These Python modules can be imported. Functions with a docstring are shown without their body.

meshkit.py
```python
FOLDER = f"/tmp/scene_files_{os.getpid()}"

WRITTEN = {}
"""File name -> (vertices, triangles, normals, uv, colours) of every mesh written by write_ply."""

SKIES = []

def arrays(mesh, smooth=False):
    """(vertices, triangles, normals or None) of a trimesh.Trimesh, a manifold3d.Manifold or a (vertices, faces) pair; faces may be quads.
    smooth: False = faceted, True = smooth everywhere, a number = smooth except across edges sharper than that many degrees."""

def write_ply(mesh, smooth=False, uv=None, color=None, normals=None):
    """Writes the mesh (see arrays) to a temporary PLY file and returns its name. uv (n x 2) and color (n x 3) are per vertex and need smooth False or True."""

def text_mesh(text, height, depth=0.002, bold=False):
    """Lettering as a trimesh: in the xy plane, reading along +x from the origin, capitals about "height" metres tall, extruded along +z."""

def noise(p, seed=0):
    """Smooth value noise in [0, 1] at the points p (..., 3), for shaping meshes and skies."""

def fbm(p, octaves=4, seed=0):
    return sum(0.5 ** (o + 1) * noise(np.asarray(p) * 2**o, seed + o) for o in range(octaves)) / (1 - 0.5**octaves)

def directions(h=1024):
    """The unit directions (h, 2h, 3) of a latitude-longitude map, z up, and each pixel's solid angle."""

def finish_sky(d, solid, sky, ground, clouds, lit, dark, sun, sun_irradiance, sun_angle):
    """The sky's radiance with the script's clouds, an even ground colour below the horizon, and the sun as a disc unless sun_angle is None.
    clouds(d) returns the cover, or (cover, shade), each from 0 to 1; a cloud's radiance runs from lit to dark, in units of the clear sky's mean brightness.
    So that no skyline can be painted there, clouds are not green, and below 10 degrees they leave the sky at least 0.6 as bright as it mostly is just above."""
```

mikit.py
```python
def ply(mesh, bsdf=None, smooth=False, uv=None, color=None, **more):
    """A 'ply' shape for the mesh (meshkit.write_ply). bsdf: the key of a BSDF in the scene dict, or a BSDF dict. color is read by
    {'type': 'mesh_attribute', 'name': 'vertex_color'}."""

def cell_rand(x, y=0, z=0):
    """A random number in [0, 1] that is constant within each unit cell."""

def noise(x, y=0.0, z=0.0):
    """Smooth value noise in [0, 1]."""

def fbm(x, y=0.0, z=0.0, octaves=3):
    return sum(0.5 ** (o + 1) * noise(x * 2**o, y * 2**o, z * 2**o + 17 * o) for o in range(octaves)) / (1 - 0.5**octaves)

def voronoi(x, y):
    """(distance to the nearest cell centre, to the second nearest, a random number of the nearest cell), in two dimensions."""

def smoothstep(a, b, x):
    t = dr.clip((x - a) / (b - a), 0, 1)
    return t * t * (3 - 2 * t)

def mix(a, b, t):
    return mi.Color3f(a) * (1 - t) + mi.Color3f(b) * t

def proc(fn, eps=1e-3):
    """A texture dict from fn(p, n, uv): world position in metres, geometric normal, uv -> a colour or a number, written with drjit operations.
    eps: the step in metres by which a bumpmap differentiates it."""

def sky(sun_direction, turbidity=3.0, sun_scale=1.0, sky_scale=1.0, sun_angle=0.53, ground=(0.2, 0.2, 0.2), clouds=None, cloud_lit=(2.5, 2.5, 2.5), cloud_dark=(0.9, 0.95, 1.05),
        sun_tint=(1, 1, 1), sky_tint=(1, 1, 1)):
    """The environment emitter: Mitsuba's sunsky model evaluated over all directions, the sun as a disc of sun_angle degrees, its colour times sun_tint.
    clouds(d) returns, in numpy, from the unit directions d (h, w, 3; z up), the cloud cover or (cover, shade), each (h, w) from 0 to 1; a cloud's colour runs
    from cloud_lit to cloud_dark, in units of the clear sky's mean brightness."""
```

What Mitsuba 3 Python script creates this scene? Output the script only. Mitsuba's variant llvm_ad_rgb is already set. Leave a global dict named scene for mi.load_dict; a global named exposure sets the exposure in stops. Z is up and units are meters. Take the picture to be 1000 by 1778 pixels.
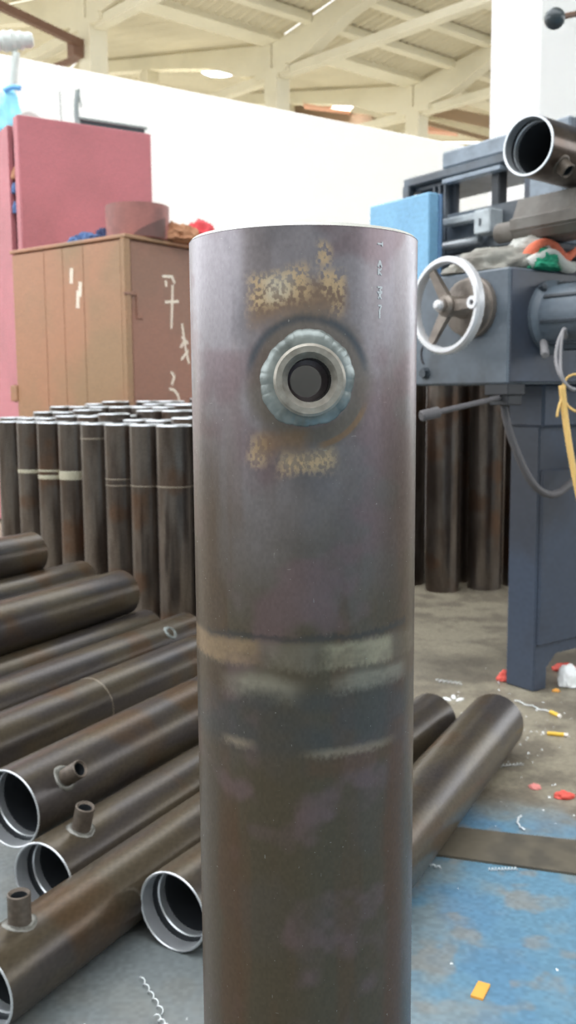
import math, random
import numpy as np, trimesh, manifold3d as m3
import mitsuba as mi, drjit as dr
import mikit, meshkit
from mikit import noise, fbm, smoothstep, mix, proc

random.seed(5); rng = np.random.default_rng(5)
T = mi.ScalarTransform4f
scene, labels = {}, {}

# ---------------------------------------------------------------- camera, sky, exposure
F_PX, PITCH, ROLL = 1655.0, math.radians(7.0), math.radians(0.43)
_f = np.array([0, math.cos(PITCH), -math.sin(PITCH)]); _r = np.array([1.0, 0, 0]); _u = np.cross(_r, _f)
_r = _r * math.cos(ROLL) - _u * math.sin(ROLL); _u = np.cross(_r, _f)
CAM = np.array([0, 0, 0.72])
scene['camera'] = dict(type='thinlens', fov=math.degrees(2 * math.atan(500 / F_PX)), fov_axis='x', aperture_radius=0.0008, focus_distance=0.50,
                       near_clip=0.02, far_clip=500.0, to_world=T().look_at(origin=CAM.tolist(), target=(CAM + _f).tolist(), up=_u.tolist()))
scene['sky'] = mikit.sky((0.3, -0.6, 0.75), turbidity=4, sun_scale=0.0, ground=(0.30, 0.29, 0.26), clouds=lambda d: np.ones(d.shape[:2]), cloud_lit=(1.0, 1.03, 1.06))
exposure = 5.0

# ---------------------------------------------------------------- helpers
def V(*a): return np.array(a, float)
def unit(a): a = np.asarray(a, float); return a / np.linalg.norm(a)
def frame(o, x, z):
    """Matrix with the local z axis along z and local x as near x as it can be."""
    z = unit(z); x = np.asarray(x, float); x = unit(x - z * (x @ z)); y = np.cross(z, x)
    m = np.eye(4); m[:3, 0], m[:3, 1], m[:3, 2], m[:3, 3] = x, y, z, o
    return m
def add(key, mesh, bsdf, smooth=35, M=None):
    k, n = key, 0
    while k in scene: n += 1; k = f'{key}_{n:03d}'
    scene[k] = mikit.ply(mesh, bsdf, smooth=smooth)
    if M is not None: scene[k]['to_world'] = T(np.asarray(M).tolist())
    return k
used = set()
def thing(name, label, cat, group=None, kind=None):
    k, n = name, 0
    while k in used: n += 1; k = f'{name}_{n:03d}'
    used.add(k)
    labels[k] = {'label': label}
    if cat: labels[k]['category'] = cat
    if group: labels[k]['group'] = group
    if kind: labels[k]['kind'] = kind
    return k
def struct(name, label): return thing(name, label, None, kind='structure')
def cat(*ms): return trimesh.util.concatenate(list(ms))
def hull(p): return trimesh.Trimesh(np.asarray(p, float)).convex_hull
def cbox(lo, hi, b=0.003):
    """Box with chamfered edges."""
    lo, hi = np.minimum(lo, hi).astype(float), np.maximum(lo, hi).astype(float); b = min(b, *((hi - lo) * 0.3))
    P = []
    for k in range(3):
        l, h = lo.copy(), hi.copy()
        for j in range(3):
            if j != k: l[j] += b; h[j] -= b
        P += [[x, y, z] for x in (l[0], h[0]) for y in (l[1], h[1]) for z in (l[2], h[2])]
    return hull(P)
def lathe(prof, n=48, closed=False, a0=0.0, a1=2 * math.pi):
    """Revolves the (r, z) profile about z; closed joins its last point to its first."""
    prof = np.asarray(prof, float); full = abs(a1 - a0 - 2 * math.pi) < 1e-6
    k = n if full else n + 1
    a = a0 + (a1 - a0) * np.arange(k) / n
    v = np.stack([np.outer(np.cos(a), prof[:, 0]), np.outer(np.sin(a), prof[:, 0]), np.tile(prof[:, 1], (k, 1))], -1).reshape(-1, 3)
    m = len(prof); f = []
    for i in range(n):
        j = (i + 1) % k
        for q in range(m if closed else m - 1):
            w = (q + 1) % m
            f += [[i * m + q, j * m + q, j * m + w], [i * m + q, j * m + w, i * m + w]]
    t = trimesh.Trimesh(v, f, process=False); t.merge_vertices(); t.update_faces(t.nondegenerate_faces()); return t
def tube(path, r, n=10, caps=True):
    """Round rod swept along the path; r is a number or one per point."""
    p = np.asarray(path, float); r = np.broadcast_to(np.asarray(r, float), (len(p),))
    t = np.gradient(p, axis=0); t /= np.linalg.norm(t, axis=1, keepdims=True)
    u = np.cross(t[0], [0.31, 0.22, 0.92]); u /= np.linalg.norm(u); v = []
    a = np.arange(n) * 2 * math.pi / n
    for i in range(len(p)):
        u = u - t[i] * (u @ t[i]); u /= np.linalg.norm(u); w = np.cross(t[i], u)
        v += [p[i] + r[i] * (math.cos(x) * u + math.sin(x) * w) for x in a]
    f = []
    for i in range(len(p) - 1):
        for j in range(n):
            k = (j + 1) % n
            f += [[i * n + j, i * n + k, (i + 1) * n + k], [i * n + j, (i + 1) * n + k, (i + 1) * n + j]]
    if caps:
        v += [p[0], p[-1]]; c = len(v) - 2; e = (len(p) - 1) * n
        for j in range(n): k = (j + 1) % n; f += [[c, k, j], [c + 1, e + j, e + k]]
    return trimesh.Trimesh(v, f, process=False)
def spline(pts, n=40):
    from scipy.interpolate import CubicSpline
    p = np.asarray(pts, float); s = np.r_[0, np.cumsum(np.linalg.norm(np.diff(p, axis=0), axis=1))]
    return CubicSpline(s, p)(np.linspace(0, s[-1], n))
def cyl(a, b, r, n=24, ch=0.0):
    a, b = np.asarray(a, float), np.asarray(b, float); L = np.linalg.norm(b - a)
    ch = min(ch, r * 0.5, L * 0.3)
    m = lathe([(0, 0), (r - ch, 0), (r, ch), (r, L - ch), (r - ch, L), (0, L)] if ch else [(0, 0), (r, 0), (r, L), (0, L)], n)
    d = (b - a) / L; m.apply_transform(frame(a, [0.3, 0.5, 0.81] if abs(d[2]) < 0.9 else [1, 0.1, 0], d)); return m
def crumple(rx, ry, rz, amp, freq, seed, sub=4):
    """A rumpled piece of cloth lying flat-bottomed on z = 0."""
    m = trimesh.creation.icosphere(subdivisions=sub); p = m.vertices.copy()
    d = meshkit.fbm(p * freq + seed * 7.3, 4, seed) - 0.5
    ridge = 1 - np.abs(2 * meshkit.noise(p * freq * 1.7 + 3.1 * seed, seed + 5) - 1)
    p *= (1 + amp * (2 * d + 0.8 * (ridge - 0.5)))[:, None]
    p *= [rx, ry, rz]; p[:, 2] = np.where(p[:, 2] < 0, p[:, 2] * 0.1, p[:, 2]); p[:, 2] -= p[:, 2].min()
    m.vertices = p; return m

# ---------------------------------------------------------------- materials
def mat(name, bsdf): scene[name] = {'type': 'twosided', 'bsdf': bsdf}; return name
def pr(color, rough=0.5, metal=0.0, spec=0.5, **k):
    c = color if isinstance(color, dict) else {'type': 'rgb', 'value': list(color)}
    return {'type': 'principled', 'base_color': c, 'roughness': rough, 'metallic': metal, 'specular': spec, **k}
def srgb(r, g, b): return [((c / 255 + 0.055) / 1.055) ** 2.4 if c > 10 else c / 3294.6 for c in (r, g, b)]
def speck(p, s, thr): return smoothstep(thr, thr + 0.08, noise(p.x * s, p.y * s, p.z * s))

MX, MY, MR, ML = 0.009, 0.517, 0.060, 0.800          # the standing tube in front: axis, radius, height
BZ = 0.7265                                          # height of its port
def main_steel(p, n, uv):
    dx, dy = p.x - MX, MY - p.y
    s = dr.atan2(dx, dy) * MR                        # arc length from the front, + to the right
    z = p.z
    st = fbm(s * 55, z * 7, 1.5, 4); fi = fbm(s * 760, z * 560, 4.2, 3); md = fbm(s * 40, z * 34, 9.1, 4)
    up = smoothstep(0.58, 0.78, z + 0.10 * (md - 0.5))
    c = mix(srgb(86, 77, 62), srgb(144, 139, 144), up)  # upper part paler: mill scale tone plus painted light from above
    c = mix(c, srgb(96, 74, 56), 0.5 * smoothstep(0.50, 0.70, st) * (1 - 0.6 * up))
    c = mix(c, srgb(88, 87, 93), (0.15 + 0.3 * up) * smoothstep(0.5, 0.66, fbm(s * 30 + 7, z * 22, 2.2, 4)))
    c = mix(c, srgb(118, 96, 100), 0.55 * smoothstep(0.50, 0.66, fbm(s * 24 + 3, z * 26, 12.5, 4)))
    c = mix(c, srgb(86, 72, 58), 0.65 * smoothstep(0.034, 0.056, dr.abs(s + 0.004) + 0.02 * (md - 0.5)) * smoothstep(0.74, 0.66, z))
    # brown length-wise rust stripes at both sides
    c = mix(c, srgb(94, 66, 48), 0.7 * smoothstep(0.012, 0.004, dr.abs(s - 0.052 + 0.008 * (md - 0.5))) * smoothstep(0.62, 0.56, z))
    c = mix(c, srgb(92, 68, 50), 0.6 * smoothstep(0.012, 0.005, dr.abs(s + 0.046 + 0.010 * (md - 0.5))) * smoothstep(0.53, 0.49, z))
    # heat tint round the port
    q = dr.sqrt(dr.square(s - 0.001) + dr.square(z - BZ))
    ring = smoothstep(0.020, 0.024, q) * smoothstep(0.036, 0.027, q + 0.012 * (md - 0.5))
    c = mix(c, srgb(100, 92, 74), 0.55 * ring)
    c = mix(c, srgb(72, 82, 92), 0.75 * smoothstep(0.0035, 0.0, dr.abs(q - 0.0295)) * smoothstep(0.0, 0.012, z - BZ))
    def patch(s0, s1, z0, z1, e=0.004, j=0.012, es=None):
        w = j * (md - 0.5) + 0.003 * (fi - 0.5); es = e if es is None else es
        return smoothstep(s0 - es, s0 + es, s + w) * smoothstep(s1 + es, s1 - es, s + w) * smoothstep(z0 - e, z0 + e, z + w) * smoothstep(z1 + e, z1 - e, z + w)
    grit = smoothstep(0.40, 0.58, fi)
    gold, pale, rust = srgb(200, 174, 138), srgb(208, 202, 184), srgb(138, 110, 82)
    c = mix(c, rust, 0.70 * patch(-0.026, 0.018, 0.756, 0.770, 0.005))
    c = mix(c, gold, 0.90 * patch(-0.026, -0.001, 0.762, 0.778) * (0.12 + 0.88 * grit))
    c = mix(c, pale, 0.80 * patch(-0.019, -0.009, 0.764, 0.776) * (0.35 + 0.65 * grit))
    c = mix(c, gold, 0.85 * patch(0.004, 0.017, 0.763, 0.776, 0.003) * grit)
    c = mix(c, gold, 0.85 * patch(0.003, 0.010, 0.778, 0.788, 0.003) * grit)
    c = mix(c, gold, 0.60 * patch(0.010, 0.016, 0.756, 0.762, 0.003) * grit)
    c = mix(c, gold, 0.75 * patch(-0.025, -0.016, 0.690, 0.702, 0.004) * (0.4 + 0.6 * grit))
    c = mix(c, gold, 0.85 * patch(-0.010, 0.014, 0.685, 0.694, 0.004) * (0.45 + 0.55 * grit))
    c = mix(c, rust, 0.60 * patch(-0.022, 0.002, 0.695, 0.704, 0.004))
    c = mix(c, rust, 0.75 * smoothstep(0.0022, 0.0006, dr.abs(q - 0.031)) * smoothstep(0.004, 0.010, s) * smoothstep(-0.008, -0.018, z - BZ))
    # turned bands half way down
    g2 = (0.50 + 0.50 * smoothstep(0.32, 0.62, fbm(s * 70, z * 90, 3.3, 4))) * (0.86 + 0.14 * noise(s * 40, z * 1100, 2.0))
    c = mix(c, srgb(128, 120, 104), 0.45 * patch(-0.095, 0.095, 0.5840, 0.5985, 0.003, 0.002) * g2)
    c = mix(c, srgb(64, 66, 68), 0.55 * patch(-0.060, 0.060, 0.5990, 0.6020, 0.0015))
    c = mix(c, srgb(158, 132, 102), 0.68 * patch(-0.090, -0.0255, 0.5855, 0.5980, 0.0022, 0.003, 0.004) * g2)
    c = mix(c, srgb(140, 134, 122), 0.30 * patch(-0.022, 0.004, 0.5860, 0.5970, 0.005, 0.004) * g2)
    c = mix(c, srgb(172, 162, 136), 0.68 * patch(0.0085, 0.048, 0.5850, 0.5975, 0.0024, 0.003, 0.004) * g2)
    c = mix(c, srgb(156, 150, 134), 0.75 * patch(-0.046, -0.004, 0.5690, 0.5800, 0.004, 0.008, 0.008) * g2)
    c = mix(c, srgb(156, 150, 134), 0.65 * patch(0.014, 0.060, 0.5725, 0.5815, 0.003, 0.006, 0.008) * g2)
    blue = smoothstep(0.535, 0.55, z) * smoothstep(0.580, 0.568, z)
    c = mix(c, srgb(72, 76, 78), 0.55 * blue * smoothstep(0.30, 0.6, fbm(s * 45, z * 50, 6.6, 3)))
    c = mix(c, srgb(156, 142, 122), 0.6 * patch(0.003, 0.046, 0.5400, 0.5440, 0.0022, 0.003, 0.010))
    c = mix(c, srgb(156, 142, 122), 0.6 * patch(-0.047, -0.030, 0.5425, 0.5465, 0.0022, 0.003, 0.006))
    c = mix(c, srgb(96, 74, 56), 0.60 * patch(0.0, 0.046, 0.530, 0.5405, 0.004))
    # stamped letters' bruised ground and specks
    c = c * (0.86 + 0.28 * fi)
    c = mix(c, srgb(170, 170, 166), 0.45 * smoothstep(0.965, 0.99, noise(s * 620, z * 620, 5.0)))
    return c
def steel(seed, along, ca, cb, cr):
    ax = unit(along)
    b = unit(np.cross(ax, [0.37, 0.61, 0.70])); e = np.cross(ax, b)
    def fn(p, n, uv):
        l, q, w = (p.x * float(d[0]) + p.y * float(d[1]) + p.z * float(d[2]) for d in (ax, b, e))
        k = fbm(q * 26 + seed, w * 26, l * 5, 4); m = fbm(q * 9, w * 9, l * 9 + seed, 3); fi = noise(q * 300, w * 300, l * 160)
        c = mix(ca, cb, smoothstep(0.35, 0.68, k))
        c = mix(c, cr, 0.75 * smoothstep(0.54, 0.74, m))
        return c * (0.85 + 0.3 * fi) * 0.60
    return proc(fn)
LIE = unit((0.476, 0.880, 0))
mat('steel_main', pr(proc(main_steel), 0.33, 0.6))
mat('steel_lying', pr(steel(3.0, LIE, srgb(100, 90, 74), srgb(84, 78, 76), srgb(100, 76, 52)), 0.30, 0.45))
mat('steel_standing', pr(steel(8.0, (0, 0, 1), srgb(142, 132, 124), srgb(112, 100, 92), srgb(128, 98, 78)), 0.22, 0.8))
mat('bore_dark', pr(srgb(66, 70, 74), 0.32, 0.5))
mat('bright_steel', pr(srgb(196, 200, 204), 0.30, 0.65))
mat('port_dark', pr(srgb(34, 34, 36), 0.4, 0.2))
mat('honed_steel', pr(srgb(112, 112, 108), 0.5, 0.2))
mat('rim_steel', pr(srgb(206, 206, 200), 0.4, 0.3))
mat('band_dull', pr(srgb(146, 136, 122), 0.4, 0.6))
mat('band_steel', pr(srgb(190, 186, 166), 0.38, 0.6))
def weldfn(p, n, uv): return mix(srgb(92, 98, 96), srgb(158, 166, 164), fbm(p.x * 160, p.y * 160, p.z * 160, 3))
mat('weld_steel', pr(proc(weldfn), 0.34, 0.6))
mat('weld_dull', pr(proc(lambda p, n, uv: mix(srgb(74, 72, 68), srgb(132, 132, 126), fbm(p.x * 150, p.y * 150, p.z * 150, 3))), 0.36, 0.5))
mat('boss_steel', pr(proc(lambda p, n, uv: mix(srgb(120, 114, 104), srgb(172, 168, 158), fbm(p.x * 260, p.y * 260, p.z * 260, 3))), 0.4, 0.5))
mat('boss_rusty', pr(proc(lambda p, n, uv: mix(srgb(70, 62, 54), srgb(108, 98, 88), fbm(p.x * 130, p.y * 130, p.z * 130, 3))), 0.45, 0.4))
mat('stamp_white', pr(srgb(186, 190, 192), 0.5, 0.2))
def painted(base, dirt, scale, amount, rough=0.45, spec=0.5):
    def fn(p, n, uv):
        k = fbm(p.x * scale, p.y * scale, p.z * scale * 0.6, 4)
        c = mix(base, dirt, amount * smoothstep(0.42, 0.68, k))
        return c * (0.92 + 0.16 * noise(p.x * 120, p.y * 120, p.z * 120))
    return pr(proc(fn), rough, 0.0, spec)
mat('machine_paint', painted(srgb(92, 102, 112), srgb(66, 70, 74), 9, 0.7, 0.42))
mat('machine_navy', painted(srgb(60, 70, 86), srgb(54, 56, 62), 7, 0.7, 0.42))
mat('machine_dark', painted(srgb(58, 66, 74), srgb(44, 46, 48), 10, 0.7, 0.5))
mat('machine_pale', painted(srgb(140, 152, 164), srgb(112, 122, 132), 14, 0.7, 0.5))
mat('machine_light', painted(srgb(188, 196, 200), srgb(150, 158, 162), 20, 0.6, 0.5))
mat('panel_blue', painted(srgb(128, 180, 214), srgb(116, 166, 202), 6, 0.5, 0.55))
mat('panel_blue_edge', painted(srgb(104, 142, 182), srgb(96, 128, 164), 6, 0.5, 0.55))
mat('guard_grey', painted(srgb(112, 108, 102), srgb(92, 84, 76), 14, 0.8, 0.55))
mat('wheel_metal', pr(srgb(210, 210, 212), 0.38, 0.35))
mat('wheel_worn', pr(proc(lambda p, n, uv: mix(srgb(96, 88, 82), srgb(150, 140, 130), fbm(p.x * 40, p.y * 40, p.z * 40, 3))), 0.42, 0.5))
mat('rubber_grey', pr(srgb(88, 86, 88), 0.6))
mat('rubber_dark', pr(srgb(44, 46, 50), 0.55))
mat('wire_yellow', pr(srgb(214, 176, 104), 0.55))
mat('wire_grey', pr(srgb(140, 138, 140), 0.55))
mat('cabinet_red', painted(srgb(186, 112, 120), srgb(170, 104, 110), 3.2, 0.8, 0.5))
mat('cabinet_brown', painted(srgb(170, 122, 92), srgb(150, 120, 88), 3.0, 0.9, 0.5))
mat('cabinet_brown_side', painted(srgb(146, 102, 84), srgb(134, 98, 80), 4.0, 0.9, 0.5))
mat('dark_gap', pr(srgb(40, 30, 30), 0.7))
mat('drum_rust', painted(srgb(158, 104, 98), srgb(128, 88, 84), 9, 0.9, 0.6))
mat('drum_dark', painted(srgb(110, 78, 74), srgb(92, 66, 62), 9, 0.9, 0.6))
mat('chalk', pr(srgb(232, 222, 206), 0.8))
mat('cloth_red', pr(srgb(226, 86, 92), 0.8)); mat('cloth_tan', pr(srgb(176, 128, 96), 0.8)); mat('cloth_blue', pr(srgb(84, 112, 158), 0.8))
mat('cloth_navy', pr(srgb(46, 56, 92), 0.8)); mat('cloth_grey', painted(srgb(150, 148, 140), srgb(120, 116, 108), 30, 0.8, 0.85))
mat('cloth_white', pr(srgb(206, 206, 200), 0.85)); mat('cloth_orange', pr(srgb(232, 122, 92), 0.8)); mat('cloth_green', pr(srgb(30, 138, 104), 0.75))
mat('plastic_black', pr(srgb(54, 64, 70), 0.5)); mat('plastic_cyan', pr(srgb(150, 226, 245), 0.3)); mat('plastic_blue', pr(srgb(110, 180, 240), 0.3))
mat('tool_grey', pr(srgb(140, 150, 150), 0.4, 0.4)); mat('lamp_grey', pr(srgb(206, 212, 208), 0.45, 0.1)); mat('roll_grey', pr(srgb(186, 186, 182), 0.7))
mat('wall_white', pr(srgb(250, 250, 248), 0.7, 0.0, 0.2))
mat('wall_grey', pr(srgb(150, 148, 142), 0.8, 0.0, 0.2))
mat('concrete_cream', painted(srgb(218, 212, 192), srgb(206, 200, 180), 1.2, 0.7, 0.8, 0.2))
mat('roof_sheet', painted(srgb(206, 198, 176), srgb(194, 186, 164), 0.8, 0.8, 0.85, 0.2))
mat('steel_brown', pr(srgb(108, 78, 62), 0.6)); mat('roof_brown', pr(srgb(150, 128, 106), 0.7)); mat('roof_pink', pr(srgb(220, 168, 142), 0.7))
def floor_fn(p, n, uv):
    a = fbm(p.x * 3.2, p.y * 3.2, 1, 5); b = fbm(p.x * 14, p.y * 14, 3, 4); fi = noise(p.x * 170, p.y * 170, 2)
    con = mix(srgb(150, 142, 124), srgb(122, 114, 100), smoothstep(0.35, 0.7, b))
    con = mix(con, srgb(96, 90, 80), 0.6 * smoothstep(0.55, 0.75, a))
    blue = mix(srgb(100, 140, 164), srgb(124, 142, 150), smoothstep(0.42, 0.66, b))
    blue = mix(blue, srgb(86, 130, 164), 0.6 * smoothstep(0.5, 0.7, fbm(p.x * 8 + 4, p.y * 8, 7, 4)))
    blue = mix(blue, srgb(138, 136, 130), 0.6 * smoothstep(0.55, 0.72, fbm(p.x * 22, p.y * 22, 5, 3)))
    near = smoothstep(1.66, 1.42, p.y + 0.30 * (a - 0.5) + 0.12 * (b - 0.5)) 
    side = smoothstep(-0.12, 0.14, p.x + 0.2 * (a - 0.5))
    worn = mix(srgb(120, 124, 122), blue, 0.10 + 0.90 * side)
    c = mix(con, worn, near)
    c = mix(c, srgb(206, 200, 184), smoothstep(9.5, 12.0, -0.638 * p.x + 0.770 * p.y))  # unseen far-hall floor made paler to bounce light onto the far roof
    return c * (0.88 + 0.24 * fi) * 0.76
mat('floor_paint', pr(proc(floor_fn), 0.5, 0.0, 0.4))
mat('board_brown', painted(srgb(88, 82, 70), srgb(70, 66, 58), 18, 0.9, 0.55))
mat('butt_yellow', pr(srgb(228, 186, 72), 0.7)); mat('butt_white', pr(srgb(232, 226, 220), 0.7)); mat('chip_orange', pr(srgb(224, 160, 70), 0.6))
mat('scrap_red', pr(srgb(214, 88, 76), 0.6)); mat('scrap_pink', pr(srgb(206, 130, 124), 0.6)); mat('scrap_white', pr(srgb(236, 240, 242), 0.6))
mat('swarf_bright', pr(srgb(226, 232, 234), 0.3, 0.5))
mat('ball_black', pr(srgb(60, 68, 72), 0.25))

# ---------------------------------------------------------------- the setting
k = struct('floor', 'grey concrete shop floor with worn blue paint in front')
add(k, trimesh.Trimesh([[-40, -25, 0], [40, -25, 0], [40, 75, 0], [-40, 75, 0]], [[0, 1, 2], [0, 2, 3]]), 'floor_paint', False)

def wall_slab(name, label, a, b, z0, z1, th, m='wall_white'):
    a, b = V(*a), V(*b); L = np.linalg.norm(b - a); d = unit(b - a)
    k = struct(name, label)
    M = frame([a[0], a[1], 0], [d[0], d[1], 0], [0, 0, 1])
    add(k, cbox((0, 0, z0), (L, th, z1), 0.01), m, False, M); return k
wall_slab('wall_back', 'long white partition wall with straight top behind the cabinets', (-5.2, 6.95), (4.4, 13.62), 0, 3.72, 0.15)
wall_slab('wall_right', 'bright white wall at the upper right behind the tube on the machine', (1.12, 4.40), (3.4, 5.95), 0, 5.5, 0.3)

wall_slab('wall_behind', 'added grey end wall behind the viewer, out of view, cutting the light from there', (14, -7.0), (-14, -7.0), 0, 7.6, 0.25, 'wall_grey')  # unseen wall added to cut light from behind the viewer

def wall_open(side, x, z0, z1):
    wall_slab('wall_' + side, 'added side wall out of view, its long opening shaping the side light', (x, -7.0), (x, 8.0), 0, z0, 0.25, 'wall_grey')
    add('wall_' + side + '__upper_wall', cbox((x - 0.12, -7.0, z1), (x + 0.12, 8.0, 8.0), 0.01), 'wall_grey', False)
wall_open('left', -8.5, 1.6, 5.2); wall_open('right', 8.5, 1.6, 4.0)  # unseen walls added to cut low light, openings left for side light
U = unit((0.770, 0.638, 0)); W = unit((0.690, -0.724, 0)); B0 = V(-0.16, 20.0, 0); STEP = 4.1
def hall(k, t, z): return B0 + U * (STEP * k) + W * t + V(0, 0, z)
def roof_z(t):
    t = abs(t); return 7.63 + 0.19 * (t if t < 7.3 else 14.6 - t)
def member(p, q, w, h0, h1, drop0=0.0, drop1=0.0):
    """Beam of width w whose top runs from p to q; h0, h1 its depth at the ends."""
    p, q = np.asarray(p, float), np.asarray(q, float); d = q - p; s = unit(np.cross(d, [0, 0, 1])) * w / 2
    P = []
    for c, h in ((p, h0), (q, h1)):
        P += [c + s, c - s, c + s - V(0, 0, h), c - s - V(0, 0, h)]
    return hull(P)
def post(c, su, sw, z0, z1):
    P = [V(c[0], c[1], 0) + a * U * su / 2 + b * W * sw / 2 + V(0, 0, z) for a in (-1, 1) for b in (-1, 1) for z in (z0, z1)]
    return hull(P)
for kf in (-2, -1, 0, 1, 2, 3):
    nm = struct('concrete_frame', 'cream concrete portal frame of the roof')
    add(nm + '__column', post(hall(kf, 0, 0), 0.34, 0.36, 0, 7.12), 'concrete_cream', False)
    add(nm + '__column', post(hall(kf, -4.3, 0), 0.30, 0.30, 0, 8.15), 'concrete_cream', False)
    for sg in (1, -1):
        far = 5.8 if sg > 0 else 7.3
        st = [(0.02, 7.63, 0.56), (1.0, 7.82, 0.58), (2.0, 8.01, 0.36), (4.0, 8.39, 0.28), (far, roof_z(far), 0.26)]
        rf = cat(*[member(hall(kf, sg * p[0], p[1]), hall(kf, sg * q[0], q[1]), 0.28, p[2], q[2]) for p, q in zip(st, st[1:])])
        add(nm + '__rafter', rf, 'concrete_cream', False)
        add(nm + '__tie_beam', member(hall(kf, sg * 0.1, 7.14), hall(kf, sg * far, 7.14), 0.20, 0.17, 0.15), 'concrete_cream', False)
    add(nm + '__corbel', member(hall(kf, -0.45, 7.16), hall(kf, 0.45, 7.16), 0.34, 0.14, 0.14), 'concrete_cream', False)
# steel brackets on the frame at the left
bk = thing('steel_brace', 'brown steel angle braces fixed to the left concrete column', 'brace')
add(bk, member(hall(-1, -0.1, 6.80), hall(-2, 0.9, 7.10), 0.10, 0.13, 0.13), 'steel_brown', False)
add(bk + '__strut', member(hall(-1, -0.1, 6.70), hall(-1, -4.4, 6.90), 0.08, 0.10, 0.10), 'steel_brown', False)
add(bk + '__bracket', post(hall(-1, -0.1, 0) - 0.28 * U, 0.20, 0.2, 6.52, 6.82), 'steel_brown', False)
add(struct('valley_gutter', 'cream concrete gutter between the two roofs'), member(hall(-2.0, 0, 7.79), hall(3.0, 0, 7.79), 0.50, 0.14, 0.14), 'concrete_cream', False)
# roof: corrugated sheets panel by panel, on purlins
roof = struct('ceiling', 'cream corrugated roof sheets on concrete purlins')
def sheet(k0, k1, t0, t1, lift=0.09):
    n = 96; s = np.linspace(k0 + 0.004, k1 - 0.004, n + 1); c = 0.026 * np.cos(s * STEP * 2 * math.pi / 0.19)
    v, f = [], []
    for i in range(n + 1):
        for t in (t0, t1): v.append(hall(s[i], t, roof_z(t) + lift + c[i]))
        if i < n: a = 2 * i; f += [[a, a + 2, a + 3], [a, a + 3, a + 1]]
    m = trimesh.Trimesh(v, f, process=False); lo = m.copy(); lo.vertices[:, 2] += 0.012; lo.invert()
    return cat(m, lo)
near_t = [0.12, 1.06, 2.06, 3.06, 4.06, 5.06, 6.0]
far_t = [-0.12, -1.2, -2.4, -3.6, -4.8, -6.0, -7.3, -8.5, -9.7, -10.9, -12.1, -13.3, -14.4]
SKYLIGHT = {(0, 4)}
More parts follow.
